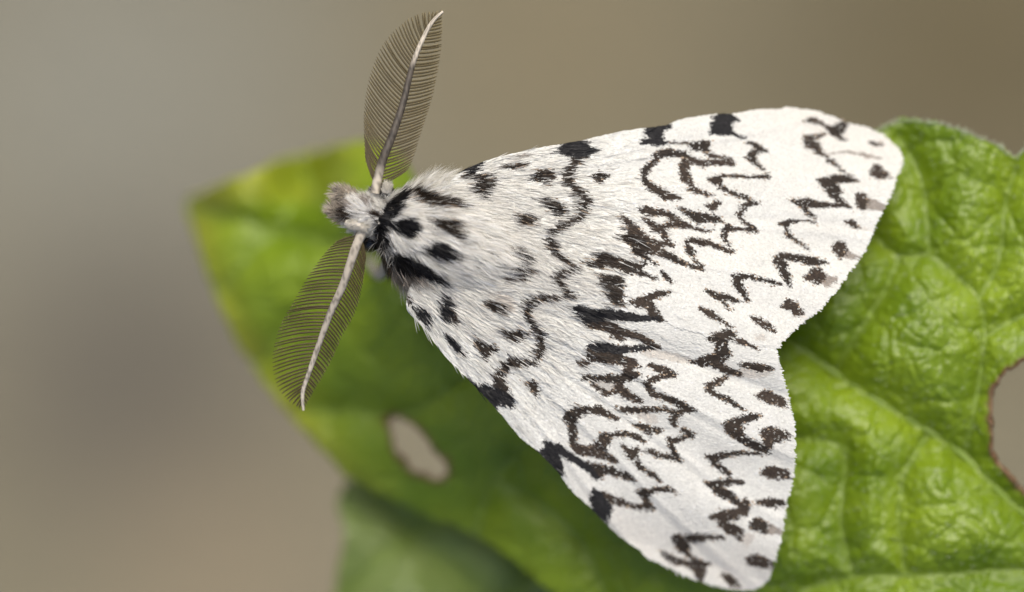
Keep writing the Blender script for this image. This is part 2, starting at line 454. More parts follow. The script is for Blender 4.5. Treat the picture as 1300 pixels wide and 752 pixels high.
def build_leaf():
    out = catmull(LEAF_OUT, 9, True)
    j = np.stack([vnoise(out, 9, 1) - .5, vnoise(out, 9, 2) - .5], -1) * 5
    out = out + j
    ha = catmull(HOLE_A, 6, True); ha = ha + np.stack([vnoise(ha, 8, 1) - .5, vnoise(ha, 8, 2) - .5], -1) * 6; hb = catmull(HOLE_B, 7, True)
    hb = hb + np.stack([vnoise(hb, 6, 1) - .5, vnoise(hb, 6, 2) - .5], -1) * 6
    pt, Q, border = clipped_grid(out, [ha, hb], 2.2)
    d0 = vein_dist(pt, [MID_C]); d1 = vein_dist(pt, LAT_C)
    h, pale = crinkle(pt, d0, d1)
    z = tps(CTRL, pt) + h
    do, _ = nearest_on(pt[:], [resample(np.vstack([out, out[:1]]), 240)])
    z -= 0.10 * np.exp(-(do / 5.0) ** 2) * (vnoise(pt, 14, 5))          # margin rolls under
    dh, _ = nearest_on(pt, [ha[::2], hb[::2]])
    n = vnoise(pt, 9, 7)
    brown = np.clip(1.15 - dh / (3.0 + 7.0 * n ** 2), 0, 1)
    tip_glow = 0.75 * np.exp(-(do / 30) ** 2) * np.clip((520 - pt[:, 0]) / 120, 0, 1)  # bright backlit rim and curl near the tip, put into the colour
    tip_glow = np.maximum(tip_glow, np.clip((262 - pt[:, 1]) / 22, 0, 0.5) * np.clip((470 - pt[:, 0]) / 60, 0, 1)) * (0.7 + 0.5 * vnoise(pt, 40, 3))
    col = np.stack([brown, pale, np.clip(tip_glow, 0, 1)], -1)
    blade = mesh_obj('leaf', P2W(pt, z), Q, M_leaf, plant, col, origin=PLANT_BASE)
    so = blade.modifiers.new('thickness', 'SOLIDIFY'); so.thickness = 0.22 * MM; so.offset = -1
    blade['label'] = 'large crinkled leaf the moth sits on, tip drooping out of focus'
    # veins
    def vein(path, r0, r1):
        p = resample(path, max(12, int(len(path) * 2.2)))
        zz = leaf_z(p) - 0.02
        k = np.ones(5) / 5; zp = np.convolve(np.pad(zz, 2, 'edge'), k, 'valid')
        r = np.linspace(r0, r1, len(p)) * (0.9 + 0.2 * vnoise(p, 8, 3))
        r[-1] *= 0.3
        V, F = tube(P2W(p, zp), r, 7, 0.6)
        return V, F
    V, F = vein(MID_C[::-1], 0.20, 0.04); mesh_obj('midrib', V, F, M_vein, blade, origin=PLANT_BASE)
    for k, l in enumerate(LAT_C):
        V, F = vein(l, 0.055 if k not in (0, 4) else 0.07, 0.02); mesh_obj('side_vein', V, F, M_vein, blade, origin=PLANT_BASE)
    for hh, rr in ((ha, 0.06), (hb, 0.085)):
        p = resample(np.vstack([hh, hh[:1]]), 110)
        V, F = tube(P2W(p, leaf_z(p) - 0.1), rr * (0.5 + vnoise(p, 7, 5)), 6)
        mesh_obj('chewed_rim', V, F, M_rim, blade, origin=PLANT_BASE)
    # short pale hairs along the margin and on the blade
    e = resample(np.vstack([out, out[:1]]), 3600); e = e[(e[:, 0] > 1000) & (e[:, 1] < 420)]
    e = e[rng.integers(0, len(e), 1500)]
    g = np.stack([rng.uniform(900, 1420, 3500), rng.uniform(140, 820, 3500)], -1)
    g = g[inside(g, out) & ~inside(g, hb)]
    r = np.vstack([e, g]); zr = leaf_z(r)
    root = P2W(r, zr); d = norm(rng.normal(size=root.shape) * [.6, .6, .3] + [0.0, 0.15, 0.8])
    d[:len(e)] += norm(np.stack([np.zeros(len(e)), np.ones(len(e)), np.zeros(len(e))], -1)) * rng.uniform(0, 1.5, (len(e), 1)); d = norm(d)
    ln = rng.uniform(0.08, 0.26, (len(r), 1))
    P = np.stack([root, root + d * ln * .55, root + d * ln + [0.02, 0.02, -0.02]], 1)
    V, F = strands(P, np.tile([0.009, 0.007, 0.001], (len(r), 1)))
    hr = mesh_obj('leaf_hairs', V, F, M_hair, blade, origin=PLANT_BASE); hr['kind'] = 'stuff'
    return blade
build_leaf()

LOW_OUT = [(650, 650), (580, 640), (510, 622), (452, 606), (430, 632), (437, 680), (429, 735), (424, 800), (440, 880), (500, 960), (580, 1020), (700, 1060), (840, 1050), (980, 1060), (1100, 1010), (1160, 930), (1120, 860), (1000, 800), (860, 740), (760, 690), (700, 665)]
LOW_MID = [(450, 600), (520, 680), (640, 780), (800, 870), (960, 930), (1140, 960)]
LOW_LAT = [[(520, 680), (470, 720), (435, 760)], [(640, 780), (580, 850), (500, 920)], [(640, 780), (680, 700), (660, 610)], [(800, 870), (760, 950), (700, 1040)], [(520, 680), (570, 640), (590, 570)]]
LOW_CTRL = [(450, 610, -12.2), (430, 700, -12.0), (520, 680, -10.8), (640, 700, -10.8), (640, 780, -10.5), (500, 760, -10.8), (440, 880, -13), (600, 560, -14.0), (800, 870, -10.5), (1140, 950, -13.0), (860, 740, -10.5), (700, 1060, -14)]
LOW_CTRL = ease(LOW_CTRL)
def build_low_leaf():
    out = catmull(LOW_OUT, 8, True); mid = catmull(LOW_MID, 6); lat = [catmull(v, 5) for v in LOW_LAT]
    pt, Q, border = clipped_grid(out, [], 5.0)
    def zf(p, full=False):
        h, pale = crinkle(p, vein_dist(p, [mid]), vein_dist(p, lat), 20)
        z = tps(LOW_CTRL, p) + h
        return (z, pale) if full else z
    z, pale = zf(pt, True)
    blade = mesh_obj('leaf', P2W(pt, z), Q, M_leaf_low, plant, np.stack([pale * 0, pale, pale * 0], -1), origin=PLANT_BASE)
    so = blade.modifiers.new('thickness', 'SOLIDIFY'); so.thickness = 0.22 * MM; so.offset = -1
    blade['label'] = 'blurred lower leaf half hidden under the large leaf'
    for k, l in enumerate([mid[::-1]] + lat):
        p = resample(l, 30)
        V, F = tube(P2W(p, zf(p)), np.linspace(0.28 if k == 0 else 0.1, 0.03, 30), 7, 0.6)
        mesh_obj('midrib' if k == 0 else 'side_vein', V, F, M_vein, blade, origin=PLANT_BASE)
build_low_leaf()

def build_stem():
    top = P2W(np.array([1830., 1040.]), -2.0)
    zs = np.linspace(-LIFT - 4, 40, 40)
    path = np.stack([top[0] + 3 * np.sin(zs / 70), top[1] + 2.5 * np.cos(zs / 55), zs], -1)
    V, F = tube(path, np.linspace(2.4, 1.1, 40), 10); mesh_obj('stem', V, F, M_stem, plant, origin=PLANT_BASE)
    for a, za, r in (((1672, 940), -4.0, 0.42), ((1140, 955), -13.0, 0.36)):
        A = P2W(np.array(a, float), za)
        zb = -7.0 if za > -8 else -24.0
        i = np.argmin(abs(zs - zb)); B = path[i]
        t = np.linspace(0, 1, 20)[:, None]
        p = A * (1 - t) + B * t; p[:, 2] += 1.6 * np.sin(np.pi * t[:, 0]) * (1 if za > -8 else -1)
        V, F = tube(p, np.linspace(r, r * 1.8, 20), 9); mesh_obj('leaf_stalk', V, F, M_stem, plant, origin=PLANT_BASE)
build_stem()

# ------------------------------------------------------------------ the moth
AX0 = np.array([432., 262.]); AXD = np.array([0.9537, 0.3007])     # body axis in photo pixels, head to tail
PERP = np.array([AXD[1], -AXD[0]])                                  # towards the upper wing
def axc(p):
    q = np.asarray(p, float) - AX0
    return q @ AXD, q @ PERP
def axp(t, s): return AX0 + np.asarray(t, float)[..., None] * AXD + np.asarray(s, float)[..., None] * PERP
A3 = np.array([AXD[0], -AXD[1], 0.0]); P3 = np.array([PERP[0], -PERP[1], 0.0])

# wing markings, and the shade of the inner fold, traced as strokes: (tile origin, [(u, v, half width) ...], tone); tile zoom 6.5
K, D, B, T, G = 'K', 'D', 'B', 'T', 'G'   # black, dark brown, brown, tan wash, grey-brown
MARKS = [
 ((560, 130), [
  (K, '180,560,15 240,550,35 300,520,25 330,500,8'), (D, '300,690,35 370,680,45 420,660,25'), (D, '320,735,20 360,745,20'), (D, '200,610,15 300,610,15 390,605,8'),
  (D, '500,545,10 600,525,22 700,520,6'), (G, '610,465,5 720,435,3'), (D, '740,625,20 800,610,50 860,600,45 850,660,30'),
  (K, '960,400,20 1010,390,50 1100,390,65 1160,360,40 1190,340,10'), (K, '1100,420,45 1200,410,35 1280,400,10'), (K, '1000,345,25 1100,335,25 1190,330,12'),
  (D, '1120,440,60 1090,490,40 1050,550,30 1030,600,45 1030,640,40 1060,670,30 1080,710,25 1150,740,25')]),
 ((760, 130), [
  (D, '0,620,50 45,610,15'), (K, '330,345,8 400,320,30 480,335,25 570,335,8'), (K, '400,250,35 460,265,60 470,300,50'), (K, '400,225,25 500,225,35 570,200,15'),
  (D, '570,335,6 640,345,5 730,345,10'), (K, '930,130,10 1000,130,40 1060,135,40 1120,145,15'), (K, '960,200,50 1040,210,55'), (K, '920,255,15 1000,245,30 1060,250,25 1110,265,15 1200,300,8'),
  (D, '1230,330,12 1290,360,20'), (D, '740,355,15 800,365,35 860,360,45 900,335,15'), (B, '870,390,30 900,430,20 950,450,15 1010,455,12 1080,470,10'),
  (D, '360,610,25 370,560,25 420,520,30 460,460,35 510,420,30 580,420,30 640,430,30 700,445,25'), (B, '700,455,30 760,490,25 850,510,28 950,505,25 1050,500,25 1090,500,20'),
  (B, '720,480,40 690,560,45 700,620,40 740,660,25 780,710,15 850,745,8'), (D, '370,640,30 400,680,30 450,715,25 500,735,25 560,748,15'),
  (D, '900,630,10 950,640,30 980,660,30 1010,700,18 1040,730,12'), (D, '960,620,15 1050,615,12 1150,610,12 1240,620,12 1300,615,10'), (D, '1230,460,25 1270,460,25 1290,500,10')]),
 ((950, 130), [
  (D, '10,340,10 60,370,20 140,400,12'), (D, '80,390,22 30,430,25 10,460,20 40,490,22 90,540,10 115,560,6'), (D, '0,620,10 80,615,10 150,605,22'),
  (D, '480,155,12 540,150,25 600,175,15 640,205,12'), (D, '640,210,10 700,240,35 750,215,45 790,200,20'), (D, '730,270,25 770,300,10 795,320,5'),
  (D, '450,280,10 490,300,35 560,280,20 610,265,12'), (D, '490,340,40 540,360,40 560,400,30 600,430,12 640,460,10 665,490,22 700,520,8 735,540,12 790,590,5 850,610,5'),
  (G, '620,430,5 740,420,4 840,410,6 900,425,10 980,450,14 1090,465,6'), (D, '990,335,10 1040,340,16 1085,350,8'), (B, '1060,580,60 1080,600,40 1120,600,30'),
  (D, '560,645,10 610,660,35 690,640,35 780,640,30 850,640,20 900,660,10'), (D, '640,690,40 700,710,45 720,740,40')]),
 ((560, 240), [
  (D, '290,15,20 350,40,30 350,70,12'), (D, '620,215,15 700,215,12 760,220,12'), (D, '640,245,25 700,250,25 770,255,8'), (D, '650,290,10 740,285,10'),
  (D, '820,90,8 850,90,10'), (D, '840,140,15 900,130,40 950,150,40 1000,175,25'), (D, '920,205,10 980,210,8'),
  (D, '1080,5,15 1150,30,30 1170,90,30 1220,95,25'), (D, '1170,120,30 1170,180,25 1130,235,28 1080,260,25 1030,295,25 970,310,25 910,350,28 875,400,20 890,440,30 920,460,30 900,485,20 950,530,18 1000,580,15 1060,620,8 1130,650,6'),
  (D, '570,490,10 620,500,30 650,540,35 690,580,35 730,575,20'), (D, '500,590,8 550,600,15 630,615,4'), (D, '520,700,15 600,690,40 680,690,40 750,675,15 790,665,5'), (D, '540,730,15 680,720,25'),
  (D, '940,735,20 1000,690,30 1060,675,25 1120,680,12'), (D, '1190,620,10 1240,620,20 1300,600,50'), (T, '430,300,10 520,340,12')]),
 ((760, 240), [
  (D, '420,10,15 500,30,30 560,60,35 620,70,25 675,85,8'), (B, '720,5,8 800,25,15 880,45,18 930,60,10'), (D, '1000,0,12 1080,35,15 1180,65,15 1250,105,15 1295,125,8'),
  (D, '1250,110,15 1190,140,25 1150,200,22 1160,240,20 1200,270,12 1250,310,15 1290,340,10'), (B, '880,140,15 930,150,35 990,105,10'),
  (B, '350,170,20 420,190,30 500,200,28 560,210,25 620,260,35 680,290,25 740,310,18 800,330,12 860,345,15 920,345,8'),
  (D, '640,160,6 700,180,18 760,220,35 820,240,45 900,240,30 970,255,25 1010,270,10'), (D, '1040,300,12 1060,340,25 1120,330,15 1210,330,18 1290,345,8'), (D, '1020,350,28 1020,390,25 1050,440,18 1070,470,12'),
  (B, '350,230,10 400,270,20 450,320,28 510,340,35 530,380,30 550,420,20 590,450,12'), (B, '600,290,20 560,300,25 520,320,25'),
  (B, '180,220,15 210,260,20 250,310,35 280,360,45 330,400,50 380,430,45 460,460,40 560,460,20 610,470,8'),
  (D, '180,400,20 230,400,45 300,450,55 370,480,55 450,500,40 530,530,30 600,570,25 650,600,18 720,620,12 790,650,18 850,670,10'), (D, '290,510,30 350,540,30 400,580,12'),
  (D, '720,430,20 770,425,25 830,440,28 880,445,20 950,470,15 1020,495,18 1100,520,15'), (D, '720,470,22 740,520,30 770,560,15 800,610,12 830,640,20'),
  (D, '10,560,40 80,590,50 160,620,45 240,640,40 320,640,25 380,600,10'), (D, '220,670,25 330,695,20 390,705,10'), (B, '10,720,20 60,735,20'),
  (D, '430,610,8 470,630,8'), (D, '410,720,10 470,735,8'), (D, '500,680,12 540,720,22 580,745,15'), (D, '1100,720,15 1160,735,20 1220,715,12 1280,730,10')]),
 ((950, 240), [
  (D, '0,120,20 80,125,6'), (D, '0,320,20 50,345,15'), (D, '640,10,20 700,30,45 730,80,25 770,110,20'),
  (D, '345,100,12 430,120,30 500,120,35 580,130,25 680,140,18 780,130,18 840,155,8'), (D, '460,160,28 480,190,18 530,240,12'),
  (D, '250,290,12 290,290,25 340,270,20 430,265,8 540,275,5'), (D, '300,330,15 320,380,18 370,420,10 440,470,12 480,500,8'),
  (B, '900,80,30 930,90,50 930,130,40'), (G, '1000,130,45 1060,150,30'), (B, '800,275,18 850,290,28 870,310,20'), (T, '900,320,10 970,340,10'),
  (B, '720,490,40 745,500,60 750,540,35'), (G, '810,545,25 860,565,20'), (D, '220,570,25 240,600,40 280,640,40 290,690,35 310,740,30'),
  (D, '260,550,25 340,560,28 400,570,25 480,595,35 550,605,30 640,610,6'), (B, '550,710,55 590,730,45'), (G, '660,740,20 670,745,20')]),
 ((500, 345), [
  (K, '180,320,15 230,340,45 260,380,35 270,440,15'), (D, '110,215,20 150,240,12'), (K, '420,230,35 430,290,55 420,350,50 450,390,20'), (B, '480,370,25 500,400,15'),
  (D, '740,245,6 800,265,30 850,285,30 920,290,12'), (D, '870,320,20 880,335,12'), (T, '850,200,25 930,240,40 950,300,30'),
  (D, '1290,220,15 1200,215,25 1130,240,30 1095,290,30 1090,350,28 1110,400,22 1150,460,20 1195,490,22 1200,560,25 1210,620,25 1190,670,25 1150,710,15'),
  (D, '880,495,20 930,520,30 980,500,25 1050,510,30 1095,520,10'), (D, '970,550,20 990,560,12'), (D, '650,570,15 700,600,30 740,640,45 800,630,30'), (D, '730,690,20 740,710,10'),
  (K, '420,520,10 470,570,22 510,620,22 545,670,12')]),
 ((680, 345), [
  (D, '200,40,35 190,80,30 200,130,18 250,180,20 320,195,20'), (D, '240,5,20 320,0,12'), (D, '10,225,20 80,220,20 170,215,12 210,210,5'),
  (D, '540,60,25 600,70,40 680,80,40 720,80,10'), (D, '600,110,40 660,130,55'), (D, '620,180,40 670,200,45'), (D, '640,240,30 700,260,25'),
  (D, '1100,165,10 1040,185,25 960,190,30 900,240,50 830,250,35 770,250,15'), (D, '940,280,40 960,340,35 1010,380,25 1050,400,8'),
  (K, '300,290,15 370,310,30 400,360,55 480,360,50 560,350,40 650,350,35 740,365,32 830,385,25 930,385,20 1000,380,12'),
  (B, '440,420,40 540,430,45 620,460,40 700,490,30 780,510,25 860,540,25 930,580,22 1010,620,8'), (B, '620,520,20 700,550,20'),
  (K, '430,620,15 500,620,25 570,620,35 650,640,25 760,645,12 860,630,12 940,610,12'), (D, '450,680,30 540,690,40 640,690,35 700,720,30'),
  (D, '740,5,15 820,15,12 880,20,12'), (D, '1060,40,20 1100,80,15')]),
 ((860, 345), [
  (D, '465,45,20 520,30,15 600,40,15 700,65,15 780,80,15 850,105,6'), (D, '480,80,28 500,130,28 545,180,18 570,240,15'), (D, '850,5,10 890,30,35 910,80,20 925,115,8'),
  (B, '1060,50,20 1130,30,60 1150,60,50 1190,40,30'), (G, '1230,90,40 1270,70,30'), (D, '230,150,10 270,185,20 340,205,28 400,210,28 460,235,18 510,255,8'), (D, '360,250,12 400,290,10 430,320,5'),
  (B, '170,300,10 220,320,20 280,355,25 340,395,20 400,430,12 430,455,6'), (B, '860,280,15 900,265,40 950,290,45 980,330,35'), (T, '1010,350,20 1020,360,15'),
  (B, '590,375,6 640,400,30 700,430,28 750,460,25 800,490,8'), (T, '660,530,25 690,540,25'), (D, '270,540,25 330,530,40 400,510,35 460,510,20'),
  (D, '350,580,50 370,640,45 400,670,30 330,710,30 230,715,25 110,745,8'), (B, '470,555,15 530,580,20 600,610,12 660,640,6')]),
 ((560, 440), [
  (K, '310,310,15 380,360,45 450,410,60 530,420,45 570,470,15'), (K, '200,240,6 280,310,12 350,390,25 430,470,28'), (D, '470,300,45 490,350,55'), (D, '460,230,35 500,170,30 560,120,35 640,120,25 730,125,15 790,140,8'),
  (D, '690,290,10 740,310,40 760,350,25 765,385,12'), (D, '1290,510,18 1200,520,22 1120,540,28 1060,580,40 1070,640,30 1085,740,22')]),
 ((700, 440), [
  (D, '300,10,20 400,30,25 500,30,35 600,20,20 720,15,12 820,5,10'), (B, '320,80,35 420,80,45 520,90,40 600,120,35 680,140,25'), (B, '220,135,15 280,130,25'),
  (D, '270,250,20 350,260,22 450,250,22 550,250,25 630,240,35 690,235,25'), (B, '620,190,30 640,140,30'), (D, '800,150,10 880,180,18 940,200,20 1010,230,12'),
  (D, '1000,230,15 900,245,18 800,275,20 770,295,15'), (D, '780,310,20 810,350,22 820,385,15 900,410,18 980,440,22 1060,470,22 1120,500,20 1180,510,6'),
  (B, '550,290,35 540,340,35 590,370,35 640,410,25 720,430,15'), (B, '430,380,20 500,370,15'), (B, '330,310,12 420,350,12'), (D, '540,500,12 640,520,18 740,515,18 850,510,20 940,520,15 1000,540,12'),
  (D, '1110,515,18 1030,550,22 990,600,22 1020,640,15'), (D, '110,600,20 130,560,25 200,530,25 300,515,25 390,530,25 460,560,22 530,590,10'), (D, '150,600,40 160,670,28 170,745,22'),
  (D, '680,640,8 760,665,22 830,675,18 890,685,8'), (T, '720,560,25 830,590,30'), (D, '400,735,20 480,720,12 600,715,12 680,740,12'), (D, '1080,680,12 1150,720,20'),
  (T, '760,40,25 950,75,30 1120,110,25'), (T, '400,320,40 480,320,40')]),  # first tan stroke here paints in shade along the inner fold
 ((840, 440), [
  (D, '490,20,45 460,80,40 380,120,40 300,120,25 240,120,8'), (D, '450,150,30 520,190,25 600,220,18 650,230,8'), (T, '650,210,30 780,220,30 880,200,20'),  # tan stroke: painted shade of the same fold, nearer the margin
  (D, '640,150,8 720,155,22 800,165,30 870,175,18 900,175,6'), (D, '530,250,12 450,290,20 380,320,22 350,320,12'), (D, '370,350,18 420,390,15 490,420,18 560,450,15 620,495,8 680,530,5'),
  (B, '790,400,20 850,400,40 890,430,45 950,440,35 980,470,20'), (D, '800,560,8 750,570,22 680,590,25 610,620,35 560,660,40 590,700,40 640,735,30'), (B, '830,710,25 890,710,45 960,730,40')]),
 ((660, 535), [
  (D, '410,20,30 420,80,25 415,150,25'), (B, '440,190,20 480,220,40 560,240,35 640,230,55 690,150,45 690,120,30'), (B, '640,260,30 720,290,25 790,320,12'),
  (K, '200,150,8 230,200,45 260,260,55 300,350,40 330,410,20'), (K, '140,235,8 200,250,25 240,320,25'), (K, '300,210,30 380,260,25 450,310,22 520,360,22 600,420,22 640,470,8'),
  (D, '550,345,15 600,380,35 680,390,35 740,390,25 800,430,22 860,430,22 920,470,20'), (B, '640,440,25 660,445,20'), (D, '740,105,12 800,95,15 870,90,15 940,120,18 1020,155,6'),
  (D, '960,25,8 1040,45,18 1140,65,8'), (B, '1060,90,18 1070,100,12'), (D, '920,260,50 960,230,25'), (D, '960,320,18 980,360,15 1050,410,10 1100,440,12 1150,485,8'), (D, '830,190,5 880,230,10'),
  (D, '1030,240,10 1100,260,15 1180,275,10 1280,295,8'), (D, '1230,140,20 1240,200,15 1270,260,15'), (K, '600,545,8 620,620,50 650,690,65 700,720,45'),
  (D, '680,600,25 740,640,30 820,660,25 900,690,15 1000,710,15 1090,710,15'), (D, '970,580,12 1020,590,40 1060,570,25 1140,555,15 1220,550,15 1280,585,6'), (B, '1020,640,25 1040,690,30')]),
 ((830, 535), [
  (B, '30,70,15 50,60,10'), (D, '240,60,10 290,110,20 230,135,15 150,150,18 120,150,15'), (D, '130,180,12 160,250,15 180,290,20 220,320,8'), (D, '0,265,15 80,280,12 160,300,10'),
  (D, '600,20,30 620,60,40 680,40,45'), (D, '660,110,25 740,150,30 830,190,28 900,220,25 930,250,10'), (B, '900,80,25 950,100,50 1010,120,55 1070,110,30'), (B, '930,160,35 940,190,30'),
  (D, '430,290,10 480,300,25 560,275,18 640,260,14 720,255,14 820,255,6 880,262,4'), (D, '490,330,25 520,360,18 570,400,20 600,430,12'), (B, '880,420,6 930,410,30 970,420,45 1030,420,40 1080,435,25'),
  (D, '430,510,15 500,520,35 570,500,25 640,490,18 720,500,8'), (D, '520,560,40 590,600,35 650,640,28 700,680,18 730,720,30'), (D, '840,655,6 900,665,25 970,660,28 1040,670,20')]),
 ((730, 635), [(K, '140,20,20 200,40,65 230,110,40 250,160,12')]),
 ((830, 635), [
  (D, '460,130,12 510,130,25 580,110,40 650,110,45 740,90,25 760,60,25'), (D, '560,180,40 620,230,40 690,260,40 700,290,25'), (B, '720,40,30 750,20,40'),
  (D, '800,210,20 860,200,55 900,220,45'), (G, '940,230,40 990,240,30'), (T, '760,300,25 800,300,15 750,350,12'), (D, '840,15,8 920,25,25 1030,20,20'),
  (D, '150,330,10 190,320,40 230,370,50 260,410,25'), (D, '270,310,25 350,310,22 440,295,15 500,300,12 570,310,5'), (D, '270,430,15 300,460,12'),
  (D, '60,430,12 120,470,30 200,510,22 280,520,22 350,540,50 380,590,40 380,630,15'), (D, '400,530,20 450,520,6'), (B, '330,480,15 340,500,15'),
  (B, '770,480,12 810,490,40 870,500,45 930,520,30'), (D, '580,620,12 620,640,35 650,670,30 680,695,10')]),
]
FURMARKS = [((400, 180), [   # zoom 3.133: collar, spots and stripes of the thorax
  (K, '370,190,15 340,240,26 295,290,32 265,340,32 262,390,26 285,425,20'), (D, '420,190,15 450,215,26 520,235,20 610,252,10'), (K, '345,345,28 385,345,38'),
  (D, '515,330,15 565,342,28 590,372,20'), (K, '470,440,25 525,445,35 560,460,22'), (K, '325,485,34 380,510,36 450,532,26 530,575,14'), (G, '340,560,50 450,580,35'),
  (B, '235,420,40 230,480,45 270,540,40'), (D, '215,500,28 225,520,25'), (B, '225,285,16 245,290,14'), (B, '95,285,22 120,300,14'), (G, '85,225,24 110,250,22'), (G, '185,215,12 205,225,10')])]
def parse(groups, zoom):
    S = {}
    for (x0, y0), items in groups:
        for tone, txt in items:
            a = np.array([[float(c) for c in w.split(',')] for w in txt.split()])
            a[:, 0] = x0 + a[:, 0] / zoom; a[:, 1] = y0 + a[:, 1] / zoom; a[:, 2] /= zoom
            S.setdefault(tone, []).append(a)
    return S
STROKES = parse(MARKS, 6.5); FURSTROKES = parse(FURMARKS, 3.133)

def field(pt, strokes):
    """signed distance (pixels) to the strokes of each tone"""
    out = {}
    for tone, L in strokes.items():
        best = np.full(len(pt), 99.0)
        for a in L:
            lo = a[:, :2].min(0) - a[:, 2].max() - 10; hi = a[:, :2].max(0) + a[:, 2].max() + 10
            idx = np.where(((pt > lo) & (pt < hi)).all(1))[0]
            if not len(idx): continue
            q = pt[idx]; d = np.full(len(q), 99.0)
            for u, v in zip(a[:-1], a[1:]):
                dd, t, _ = seg_dist(q, u[:2], v[:2])
                d = np.minimum(d, dd - (u[2] + (v[2] - u[2]) * t))
            best[idx] = np.minimum(best[idx], d)
        out[tone] = best
    return out

WHITE = np.array([0.800, 0.792, 0.735])
TONES = {'K': np.array([0.014, 0.013, 0.014]), 'D': np.array([0.030, 0.021, 0.014]), 'B': np.array([0.052, 0.036, 0.025]), 'G': np.array([0.24, 0.19, 0.15]), 'T': np.array([0.42, 0.33, 0.25])}
def moth_colour(pt, strokes, jitter, soft, base, lie=None, grow=1.2):
    n = len(pt)
    # ragged rims: the lookup wanders with fine noise and is smeared along the lie of the scales
    wob = lambda sz, sd: np.stack([vnoise(pt, sz, sd) - .5, vnoise(pt, sz, sd + 1) - .5], -1)
    q = pt + wob(5.0, 31) * 2.2 + wob(15.0, 33) * 2.0
    if lie is not None:
        q = q + lie * rng.normal(0, 1.4, (n, 1))
    f = field(q, strokes)
    brown = np.clip((vnoise(pt, 26, 41) - 0.35) * 1.6, 0, 1)[:, None]
    c = np.array(base, float) * (1 + rng.normal(0, 0.05, (n, 1)))
    e = rng.normal(0, jitter, n)
    for tone in ('T', 'G', 'B', 'D', 'K'):
        if tone not in f: continue
        a = np.clip(0.5 - (f[tone] + e - grow) / soft, 0, 1)[:, None] * (0.36 if tone == 'T' else 0.8 if tone == 'G' else 1)
        tc = TONES[tone][None] * np.exp(rng.normal(0, 0.25, (n, 1)))
        if tone == 'D': tc = tc * (1 - 0.55 * brown) + np.array([0.072, 0.050, 0.034]) * 0.55 * brown * np.exp(rng.normal(0, 0.3, (n, 1)))
        c = c * (1 - a) + tc * a
        if tone in 'BD':      # pale and tan scales mixed in, mostly near the rim of a marking
            rim = (f[tone] > -1.5) & (f[tone] < 3.2) & (rng.random(n) < 0.08)
            c[rim] = np.array([0.36, 0.27, 0.185]) * rng.uniform(0.4, 1.5, (rim.sum(), 1))
            pale = (f[tone] < 0) & (rng.random(n) < 0.035)
            c[pale] = WHITE * rng.uniform(0.5, 0.9, (pale.sum(), 1))
    return np.clip(c, 0.004, 0.92)

UP_OUT = [(556, 262), (575, 226), (600, 211), (628, 201), (652, 195), (689, 187), (708, 184), (740, 178.5), (758, 174), (798, 166), (820, 163), (846, 159), (865, 152), (895, 147), (915, 145), (937, 144), (958, 140),
          (981, 139), (1003, 140), (1024, 143), (1042, 148), (1073, 159), (1095, 165), (1113, 173), (1127, 184), (1136, 196), (1138, 207), (1131, 222), (1126, 241), (1119, 255), (1111, 271), (1102, 289), (1093, 312), (1082, 329), (1068, 348),
          (1058, 362), (1046, 376), (1031, 393), (1015, 404), (998, 420), (984, 433), (975, 438), (900, 424), (800, 392), (700, 360), (600, 328), (555, 300)]
LO_OUT = [(977, 430), (978, 442), (983, 463), (988, 480), (991, 494), (998, 523), (1002, 545), (1002, 573), (1000, 601), (994, 627), (990, 648), (985, 677), (978, 704), (970, 728), (959, 740), (944, 744), (922, 742), (891, 735),
          (867, 726), (842, 713), (830, 708), (799, 690), (771, 666), (746, 641), (726, 623), (711, 603), (697, 587), (677, 569), (660, 555), (646, 538), (628, 517), (606, 494), (588, 475), (569, 457), (555, 440),
          (543, 423), (528, 407), (516, 392), (520, 365), (540, 340), (585, 318), (650, 335), (750, 362), (850, 392), (920, 412)]

def wing_z(pt, side):
    t, s = axc(pt); s = s * side / PXMM                    # mm away from the ridge
    zr = np.interp(t, [80, 150, 230, 330, 450, 570, 700], [4.3, 4.45, 4.4, 4.25, 4.05, 3.75, 3.55])
    sp = np.maximum(s, -0.3)
    sp = np.sqrt(sp ** 2 + 0.5) - 0.7; z = zr - 0.235 * sp - 0.009 * sp * np.abs(sp)
    # veins fan out from the wing root: shallow pleats, stronger towards the margin
    root = axp(np.array(95.), np.array(55. * side)); v = pt - root
    ang = np.arctan2(v @ PERP * side, v @ AXD); r = np.linalg.norm(v, axis=1) / PXMM
    off = np.clip(s / 1.6, 0, 1) ** 2
    z += off * 0.10 * np.clip(r / 14, 0, 1.2) * np.sin(ang * 26 + 0.6 * np.sin(r * 0.35) + side) 
    fr = ang * 7.0 + 0.15 * np.sin(r * 0.3) + 0.3 * side; fr = fr - np.floor(fr) - 0.5
    z += off * np.clip(r / 9, 0, 1) * (0.045 * np.exp(-(fr / 0.07) ** 2) - 0.035 * np.exp(-((fr - 0.17) / 0.08) ** 2))
    z += off * 0.10 * np.clip(r / 10, 0, 1) * (vnoise(pt, 46, 2 + side) - 0.5)
    # inner fold of the wing beside the ridge
    z -= 0.09 * np.exp(-((s - 0.95 - 0.05 * r) / 0.28) ** 2) * np.clip((r - 6) / 5, 0, 1) * (1.0 if side < 0 else 0.0)
    edge = np.clip((s - 6.5) / 2.5, 0, 1); z -= 0.35 * edge ** 2
    if side > 0: z += 0.012
    return z
def wing_dir(pt, side):
    root = axp(np.array(60.), np.array(35. * side)); v = norm(pt - root)
    return norm(v + 0.25 * AXD)

